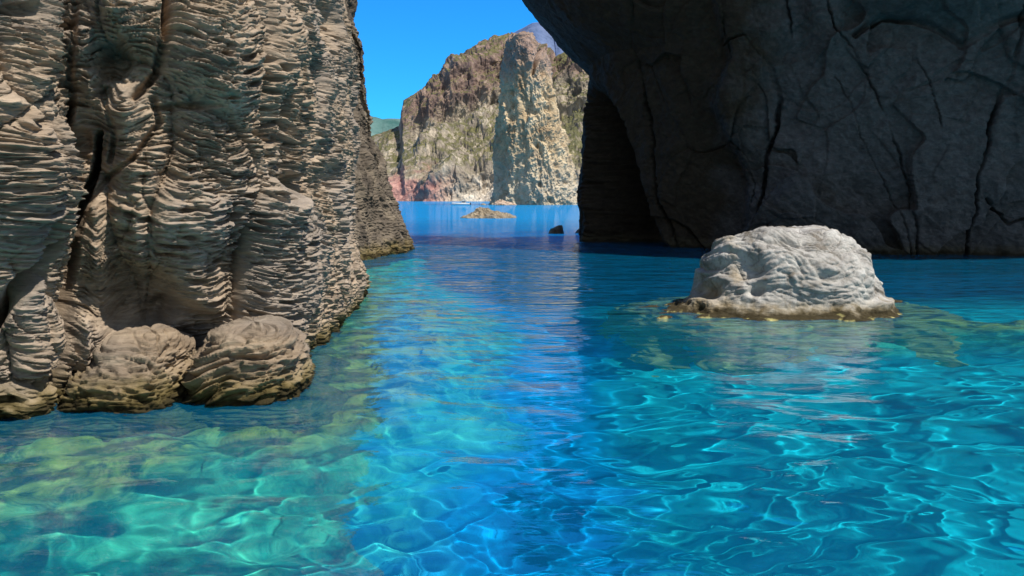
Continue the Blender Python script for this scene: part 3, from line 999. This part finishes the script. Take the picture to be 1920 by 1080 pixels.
# ------------------------------------------------------------------ far coast
def headland():
    b = NB('scrubby_headland')
    g = b.n('NewGeometry')
    sep = b.n('SeparateXYZ'); b.l(g.outputs['Normal'], sep.inputs[0])
    pz = b.zpos()
    n1 = b.noise(b.pos((1, 1, 0.6)), 0.030, 8, 0.62, 0.6)
    n2 = b.noise(b.pos((1, 1, 1)), 0.14, 7, 0.7, 0.4)
    n3 = b.noise(b.pos((1, 1, 0.25)), 0.09, 6, 0.7, 0.2)
    rock = b.ramp(n3, [(0.32, (0.11, 0.095, 0.085)), (0.5, (0.34, 0.285, 0.22)), (0.66, (0.66, 0.56, 0.43))])
    red = b.ramp(n3, [(0.32, (0.07, 0.055, 0.07)), (0.5, (0.23, 0.135, 0.115)), (0.7, (0.46, 0.31, 0.25))])
    hz = b.math('ADD', pz.outputs['Z'], b.math('MULTIPLY', b.math('SUBTRACT', n1, 0.5), 60.0))
    # the red band follows the rise of the crest
    crest = b.math('MULTIPLY', b.maprange(pz.outputs['X'], -110, 20), 55.0)
    rb = b.maprange(b.math('SUBTRACT', hz, crest), 56, 70, 0, 0.7)
    c = b.mix(rb, rock, red)
    pk = b.math('MULTIPLY', b.maprange(hz, 26, 16), b.maprange(pz.outputs['X'], -40, -62))
    c = b.mix(pk, c, b.ramp(n2, [(0.35, (0.30, 0.13, 0.12)), (0.6, (0.62, 0.36, 0.30))]))
    wht = b.math('MULTIPLY', b.maprange(hz, 20, 10), b.maprange(pz.outputs['X'], -55, -30))
    c = b.mix(wht, c, b.ramp(n2, [(0.35, (0.34, 0.28, 0.22)), (0.6, (0.78, 0.70, 0.58))]))
    veg = b.ramp(n2, [(0.35, (0.045, 0.06, 0.025)), (0.55, (0.13, 0.13, 0.05)), (0.7, (0.26, 0.23, 0.10))])
    vf = b.math('MULTIPLY', b.maprange(b.math('ADD', sep.outputs['Z'], b.math('MULTIPLY', n1, 0.5)), 0.62, 0.86), b.maprange(pz.outputs['Z'], 14, 32))
    vf = b.math('MULTIPLY', vf, b.math('MAXIMUM', b.maprange(n2, 0.42, 0.52, 0, 0.9), b.maprange(pz.outputs['X'], 28, 40, 0, 0.85)))
    c = b.mix(vf, c, veg)
    nm = b.bump(n2, 1.0, 3.0)
    nm = b.bump(b.noise(b.pos((1, 1, 0.5)), 0.5, 5, 0.7), 0.8, 0.9, nm)
    b.principled(c, 0.95, nm, 0.1)
    pxs = np.linspace(560, 1330, 900)
    top_y = np.interp(pxs, [560, 640, 690, 715, 752, 758, 768, 806, 840, 880, 910, 940, 960, 990, 1040, 1060, 1100, 1150, 1330],
                      [345, 300, 262, 250, 236, 190, 184, 163, 140, 116, 96, 86, 81, 84, 120, 112, 98, 86, 60])
    Db = np.interp(pxs, [560, 700, 800, 900, 1000, 1100, 1330], [700, 640, 610, 600, 610, 590, 560])
    Dr = Db + np.interp(pxs, [560, 700, 800, 900, 1100, 1330], [140, 170, 220, 270, 290, 300])
    nv = 620
    v = np.linspace(0, 1, nv)
    U, V = np.meshgrid(np.arange(len(pxs)), v)
    ztop = CAM_H + (370 - top_y) / FPX * Dr
    # depth / height profile: low cliff, scrub slope, red cliff band, gentle top, then falling away
    hp = np.interp(v, [0, .04, .14, .52, .72, .86, .93, 1], [-0.08, 0, .16, .52, .86, 1.0, .9, .4])
    dp = np.interp(v, [0, .04, .14, .52, .72, .86, .93, 1], [-0.06, 0, .06, .62, .74, 1.0, 1.3, 2.4])
    for _ in range(3):
        hp = np.convolve(np.pad(hp, 5, mode='edge'), np.ones(11) / 11, 'valid')
        dp = np.convolve(np.pad(dp, 5, mode='edge'), np.ones(11) / 11, 'valid')
    Z = hp[:, None] * ztop[None, :] / max(hp)
    D = Db[None, :] + dp[:, None] * (Dr - Db)[None, :]
    X = (pxs[None, :] - 960) / FPX * D * 1.0
    P = np.stack([X, D, Z], -1)
    N0 = normals(P)
    body = sstep(0.0, 0.1, V) * (0.35 + 0.65 * sstep(0.90, 0.70, V))
    gul = ridge(X * 0.015 - Z * 0.014, Z * 0.008 + D * 0.003, 0 * X, 5, 5)
    d = 26 * gul * body + 15 * fbm(X * 0.03, Z * 0.03, D * 0.02, 8, 5) * body
    d += 5.0 * ridge(X * 0.07 - Z * 0.03, Z * 0.05, D * 0.03, 12, 4, 0.6) * (0.25 + 0.75 * body)
    band = sstep(0.48, 0.56, V) * sstep(0.80, 0.70, V)
    d += 7.0 * ridge(X * 0.045, Z * 0.008, 0 * X, 17, 3, 0.6) * band
    d += 1.6 * ridge(X * 0.3, Z * 0.14, 0 * X, 19, 3, 0.6) * (0.3 + 0.7 * body)
    lk = np.interp(pxs, [690, 770, 800], [0.25, 0.4, 1.0])[None, :]
    P = P + N0 * ((d - 15 * body) * lk)[..., None]
    P[..., 2] += 1.3 * noise(X * 0.16, D * 0.12, 0 * X, 23) * sstep(0.7, 0.85, V)
    o = grid_mesh('hills', P, b.m)
    tag(o, kind='structure')


def far_hills():
    def ridge_mesh(name, pts, D, depth, col1, col2, seed, rough):
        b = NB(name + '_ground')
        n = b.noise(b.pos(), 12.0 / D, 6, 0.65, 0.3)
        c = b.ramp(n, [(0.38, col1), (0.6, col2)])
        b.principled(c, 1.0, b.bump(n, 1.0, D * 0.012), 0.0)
        pxs = np.linspace(pts[0][0], pts[-1][0], 420)
        ty = np.interp(pxs, [p[0] for p in pts], [p[1] for p in pts])
        zt = CAM_H + (370 - ty) / FPX * D
        v = np.linspace(0, 1, 160)
        h = np.sin(np.clip(v / 0.8, 0, 1) * math.pi / 2) * (1 - 0.5 * sstep(0.85, 1, v))
        dd = v ** 1.0 * depth - depth * 0.8
        DD = D + dd[:, None] + 0 * pxs[None, :]
        X = (pxs[None, :] - 960) / FPX * DD
        Z = h[:, None] * zt[None, :] - 2
        P = np.stack([X, DD, Z], -1)
        N0 = normals(P)
        V = v[:, None] + 0 * X
        k = 60.0 / D / 20
        dsp = ridge(X * k, DD * k, Z * k, seed, 5) * rough * np.clip(V * 4, 0, 1) * (0.25 + .75 * sstep(0.9, 0.6, V))
        P = P + N0 * dsp[..., None]
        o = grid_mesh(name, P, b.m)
        tag(o, kind='structure')
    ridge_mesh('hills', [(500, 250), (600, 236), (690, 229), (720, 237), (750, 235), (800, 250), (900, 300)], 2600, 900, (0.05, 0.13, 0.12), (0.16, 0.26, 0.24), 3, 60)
    ridge_mesh('mountain', [(800, 330), (900, 170), (950, 120), (985, 96), (1005, 84), (1040, 86), (1100, 70), (1200, 40), (1350, 60)], 2400, 1100, (0.07, 0.12, 0.24), (0.17, 0.22, 0.36), 9, 70)  # blue haze of distance put into the rock colours, no air volume


def sea_stack():
    b = NB('tan_stack_rock')
    p = b.pos()
    n1 = b.noise(b.pos((1, 1, 0.5)), 0.10, 8, 0.65, 1.2); n2 = b.noise(p, 0.45, 7, 0.7, 0.8)
    c = b.ramp(n1, [(0.33, (0.28, 0.19, 0.11)), (0.5, (0.62, 0.48, 0.30)), (0.66, (0.76, 0.64, 0.44))])
    c = b.mix(b.maprange(n2, 0.52, 0.68, 0, 0.7), c, (0.16, 0.11, 0.07))
    z = b.math('ADD', b.zpos().outputs['Z'], b.math('MULTIPLY', b.math('SUBTRACT', n1, 0.5), 30.0))
    c = b.mix(b.maprange(z, 22, 6, 0, 0.75), c, b.ramp(n2, [(0.35, (0.34, 0.29, 0.22)), (0.6, (0.66, 0.59, 0.47))]))
    c = b.mix(b.maprange(z, 46, 58, 0, 0.8), c, b.ramp(n2, [(0.35, (0.16, 0.10, 0.09)), (0.6, (0.40, 0.28, 0.24))]))
    nm = b.bump(n2, 1.0, 0.9)
    nm = b.bump(b.noise(p, 1.6, 5, 0.7), 0.8, 0.25, nm)
    b.principled(c, 0.95, nm, 0.1)
    D = 335.0
    prof = [(84, 975, 979), (88, 970, 986), (95, 967, 994), (104, 964, 1003), (115, 961, 1012), (150, 955, 1027), (190, 948, 1037), (230, 942, 1046), (270, 936, 1057),
            (310, 936, 1067), (345, 935, 1077), (370, 933, 1083), (382, 929, 1087), (390, 922, 1092)]
    Lv = []
    for y, xl, xr in prof:
        z = CAM_H + (370 - y) / FPX * D
        k = np.interp(y, [82, 100, 240, 390], [0.25, 0.55, 0.85, 1.0])
        Lv.append((z, (xl - 960) / FPX * D, (xr - 960) / FPX * D, D - 15 * k, D + 17 * k))
    Lv.append((-9, Lv[-1][1] - 3, Lv[-1][2] + 3, D - 19, D + 22))

    def disp(P, N, a):
        x, y, z = P[..., 0], P[..., 1], P[..., 2]
        # keep the shaded side flat, pull the left rear in so one face turns away from the sun
        d = 2.2 * fbm(x * 0.06, y * 0.06, z * 0.03, 3, 3)
        d += 3.0 * ridge(x * 0.13 + z * 0.02, y * 0.13, z * 0.025, 5, 5, 0.6)
        d += 1.5 * ridge(x * 0.26 + z * 0.13, y * 0.26, z * 0.12 - x * 0.10, 7, 4, 0.65) + 1.0 * ridge(x * 0.2 - z * 0.16, y * 0.2, z * 0.1, 9, 3, 0.6)
        f1, f2, cv = worley2(x * 0.22 + z * 0.10, z * 0.16 - x * 0.06, 12)
        d -= 1.3 * sstep(0.30, 0.10, f1) * (cv > 0.8)
        # cleft between the two heads
        px, py = proj(P)
        front = N[..., 1] < 0.2
        d += (groove(px, py, [(1002, 60), (1004, 95), (999, 140)], 4, 4.0, end=3)) 
        d += (ell(px, py, 992, 198, 8, 22, -2.5, 3) + ell(px, py, 1000, 165, 7, 14, -1.0, 3) + groove(px, py, [(1040, 215), (1050, 270), (1066, 300)], 3, 2.5)) * front
        d += 2.5 * ridge(x * 0.14, y * 0.14, z * 0.05, 15, 3) * sstep(45, 60, z) * 0.6
        return d - 1.0
    o = loft('sea_stack', Lv, 560, 620, b.m, disp, 0.62, rot=-0.38)
    tag(o, 'tall tan rock stack in the sea before the far coast, left face dark', 'rock stack')


MAT_REEF = mat_strata('dark_reef_rock', (0.44, 0.36, 0.25), (0.24, 0.19, 0.13), (0.08, 0.07, 0.055), 1.0, False, 1.5, 0.05)


def small_rock(name, levels, label, cat, seed, rough, mat=None, nu=200, nv=110, group=None, freq=1.0):
    def disp(P, N, a):
        x, y, z = P[..., 0] * freq, P[..., 1] * freq, P[..., 2] * freq
        return rough * (1.2 * fbm(x * 0.8, y * 0.8, z * 0.8, seed, 4) + 0.7 * ridge(x * 1.5, y * 1.5, z * 1.5, seed + 1, 4))
    o = loft(name, levels, nu, nv, mat or MAT_REEF, disp, 0.9)
    tag(o, label, cat, group)
    return o


def lv(D, px0, px1, ytop, ybase, shape, depth):
    out = []
    for f, a, bb in shape:           # f: 1 top .. 0 water .. -1 below
        z = CAM_H - ((ybase + (ytop - ybase) * f) - 370) / FPX * D
        xl = (px0 + (px1 - px0) * a - 960) / FPX * D
        xr = (px0 + (px1 - px0) * bb - 960) / FPX * D
        w_ = depth * (bb - a)
        out.append((z, xl, xr, D - w_ / 2, D + w_ / 2))
    return out


def reefs():
    small_rock('reef', lv(119, 866, 964, 391, 407, [(1, .34, .44), (.85, .30, .52), (.5, .25, .66), (.2, .14, .90), (.0, .03, .97), (-.1, 0, 1), (-.6, -.05, 1.05)], 7),
               'low brown reef breaking the surface in the middle of the channel beyond the arch', 'reef', 4, 0.42, nu=320, nv=160)
    small_rock('rock', lv(67.5, 1029, 1057, 422, 437, [(1, .62, .86), (.85, .5, .9), (.55, .15, .93), (.2, .03, .97), (-.05, 0, 1), (-.6, -.05, 1.05)], 0.9),
               'small black rock poking out of the water just left of the arch foot', 'rock', 6, 0.045, freq=3)
    small_rock('rock', lv(68.5, 1078, 1094, 428, 436, [(1, .5, .7), (.6, .25, .95), (-.05, 0, 1), (-.8, -.05, 1.1)], 0.6),
               'tiny dark rock touching the edge of the arch foot', 'rock', 8, 0.03, freq=3)
    small_rock('rock', lv(322, 901, 912, 381.2, 384.3, [(1, .35, .6), (.6, .15, .85), (-.05, 0, 1), (-.8, -.05, 1.1)], 2.5),
               'tiny dark rock between the white boat and the tall stack, farther out of the two', 'rock', 9, 0.10, nu=60, nv=40)
    small_rock('rock', lv(340, 916, 926, 380, 383.2, [(1, .3, .6), (.6, .15, .9), (-.05, 0, 1), (-.8, -.05, 1.1)], 2.5),
               'tiny dark rock close against the left foot of the tall stack', 'rock', 10, 0.10, nu=60, nv=40)
    b = NB('pinkish_rubble')
    n = b.noise(b.pos(), 0.8, 6, 0.7)
    b.principled(b.ramp(n, [(0.38, (0.25, 0.17, 0.12)), (0.6, (0.66, 0.50, 0.38))]), 0.95, b.bump(n, 1, 0.4), 0.1)
    small_rock('rock', lv(314, 926, 968, 376, 384.6, [(1, .25, .35), (.8, .15, .5), (.5, .08, .8), (.2, .02, .97), (-.1, 0, 1), (-.8, -.05, 1.05)], 7),
               'low pinkish rocky shelf at the foot of the tall stack', 'rock', 12, 0.35, mat=b.m, nu=220, nv=100)


# ------------------------------------------------------------------ motor boat far out
def motor_boat():
    D = 325.0
    x0 = (848 - 960) / FPX * D; x1 = (881 - 960) / FPX * D
    Lb = x1 - x0
    root = bpy.data.objects.new('motor_boat', None)
    C.objects.link(root)
    root.location = (0.5 * (x0 + x1), D, 0.0)
    tag(root, 'small white motor boat moored below the far cliffs', 'boat')

    def flat(name, col, rough=0.4):
        b = NB(name)
        n = b.noise(b.pos(), 3.0, 3)
        b.principled(b.mix(n, col, tuple(v * 0.85 for v in col)), rough, None, 0.5)
        return b.m
    white = flat('white_gelcoat', (0.82, 0.83, 0.84), 0.3)
    dark = flat('smoked_glass', (0.03, 0.04, 0.05), 0.1)
    grey = flat('motor_grey', (0.08, 0.08, 0.09), 0.4)
    n, m = 40, 15
    t = np.linspace(0, 1, n)
    rows = []
    for ti in t:                              # stern (right) to bow (left)
        hw = 1.05 * (1 - max(0, (ti - 0.45) / 0.55) ** 2.2) + 0.01
        sheer = 0.62 + 0.32 * ti ** 2
        a = np.linspace(0, 1, m)
        yy = np.concatenate([-hw * (1 - a[:8] ** 2 * 0 - (a[:8] / a[7]) ** 2.2)[:8], []])
        yl = [-hw, -hw * 0.97, -hw * 0.88, -hw * 0.6, 0, hw * 0.6, hw * 0.88, hw * 0.97, hw, hw * .86, hw * .8, 0, -hw * .8, -hw * .86]
        zl = [sheer, sheer * 0.5, 0.05, -0.22, -0.42 + 0.38 * ti ** 3, -0.22, 0.05, sheer * 0.5, sheer, sheer, sheer - 0.3, sheer - 0.34, sheer - 0.3, sheer]
        rows.append([(Lb * (0.5 - ti) + 0.0, y_, z_) for y_, z_ in zip(yl, zl)])
    P = np.array(rows)
    caps = np.repeat(P[:1].mean(axis=1, keepdims=True), P.shape[1], 1)
    capb = np.repeat(P[-1:].mean(axis=1, keepdims=True), P.shape[1], 1)
    P = np.concatenate([caps, P, capb], 0)
    grid_mesh('hull', P, white, closed_u=True, parent=root)

    def box(name, pts_bottom, pts_top, mat):
        import bmesh
        bm = bmesh.new()
        vb = [bm.verts.new(p) for p in pts_bottom]; vt = [bm.verts.new(p) for p in pts_top]
        bm.faces.new(vb[::-1]); bm.faces.new(vt)
        for i in range(4):
            bm.faces.new([vb[i], vb[(i + 1) % 4], vt[(i + 1) % 4], vt[i]])
        bmesh.ops.bevel(bm, geom=list(bm.edges), offset=0.04, segments=2, affect='EDGES')
        bmesh.ops.recalc_face_normals(bm, faces=bm.faces)
        me = bpy.data.meshes.new(name); bm.to_mesh(me); bm.free()
        me.materials.append(mat)
        o = bpy.data.objects.new(name, me); C.objects.link(o); o.parent = root
        return o

    def rect(xa, xb, w_, z):
        return [(xa, -w_, z), (xb, -w_, z), (xb, w_, z), (xa, w_, z)]
    box('cabin', rect(0.1, 2.1, 0.72, 0.40), rect(0.45, 1.95, 0.6, 1.62), white)
    box('cabin_window', rect(0.34, 2.02, 0.735, 0.98), rect(0.44, 1.98, 0.68, 1.30), dark)
    box('cabin_roof', rect(0.25, 2.35, 0.78, 1.625), rect(0.35, 2.25, 0.72, 1.72), white)
    box('foredeck', rect(-2.6, 0.2, 0.55, 0.56), rect(-2.4, 0.1, 0.45, 0.80), white)
    box('outboard_motor', rect(Lb / 2 + 0.02, Lb / 2 + 0.45, 0.2, -0.35), rect(Lb / 2 + 0.02, Lb / 2 + 0.55, 0.22, 0.85), grey)


headland()
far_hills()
sea_stack()
reefs()
motor_boat()
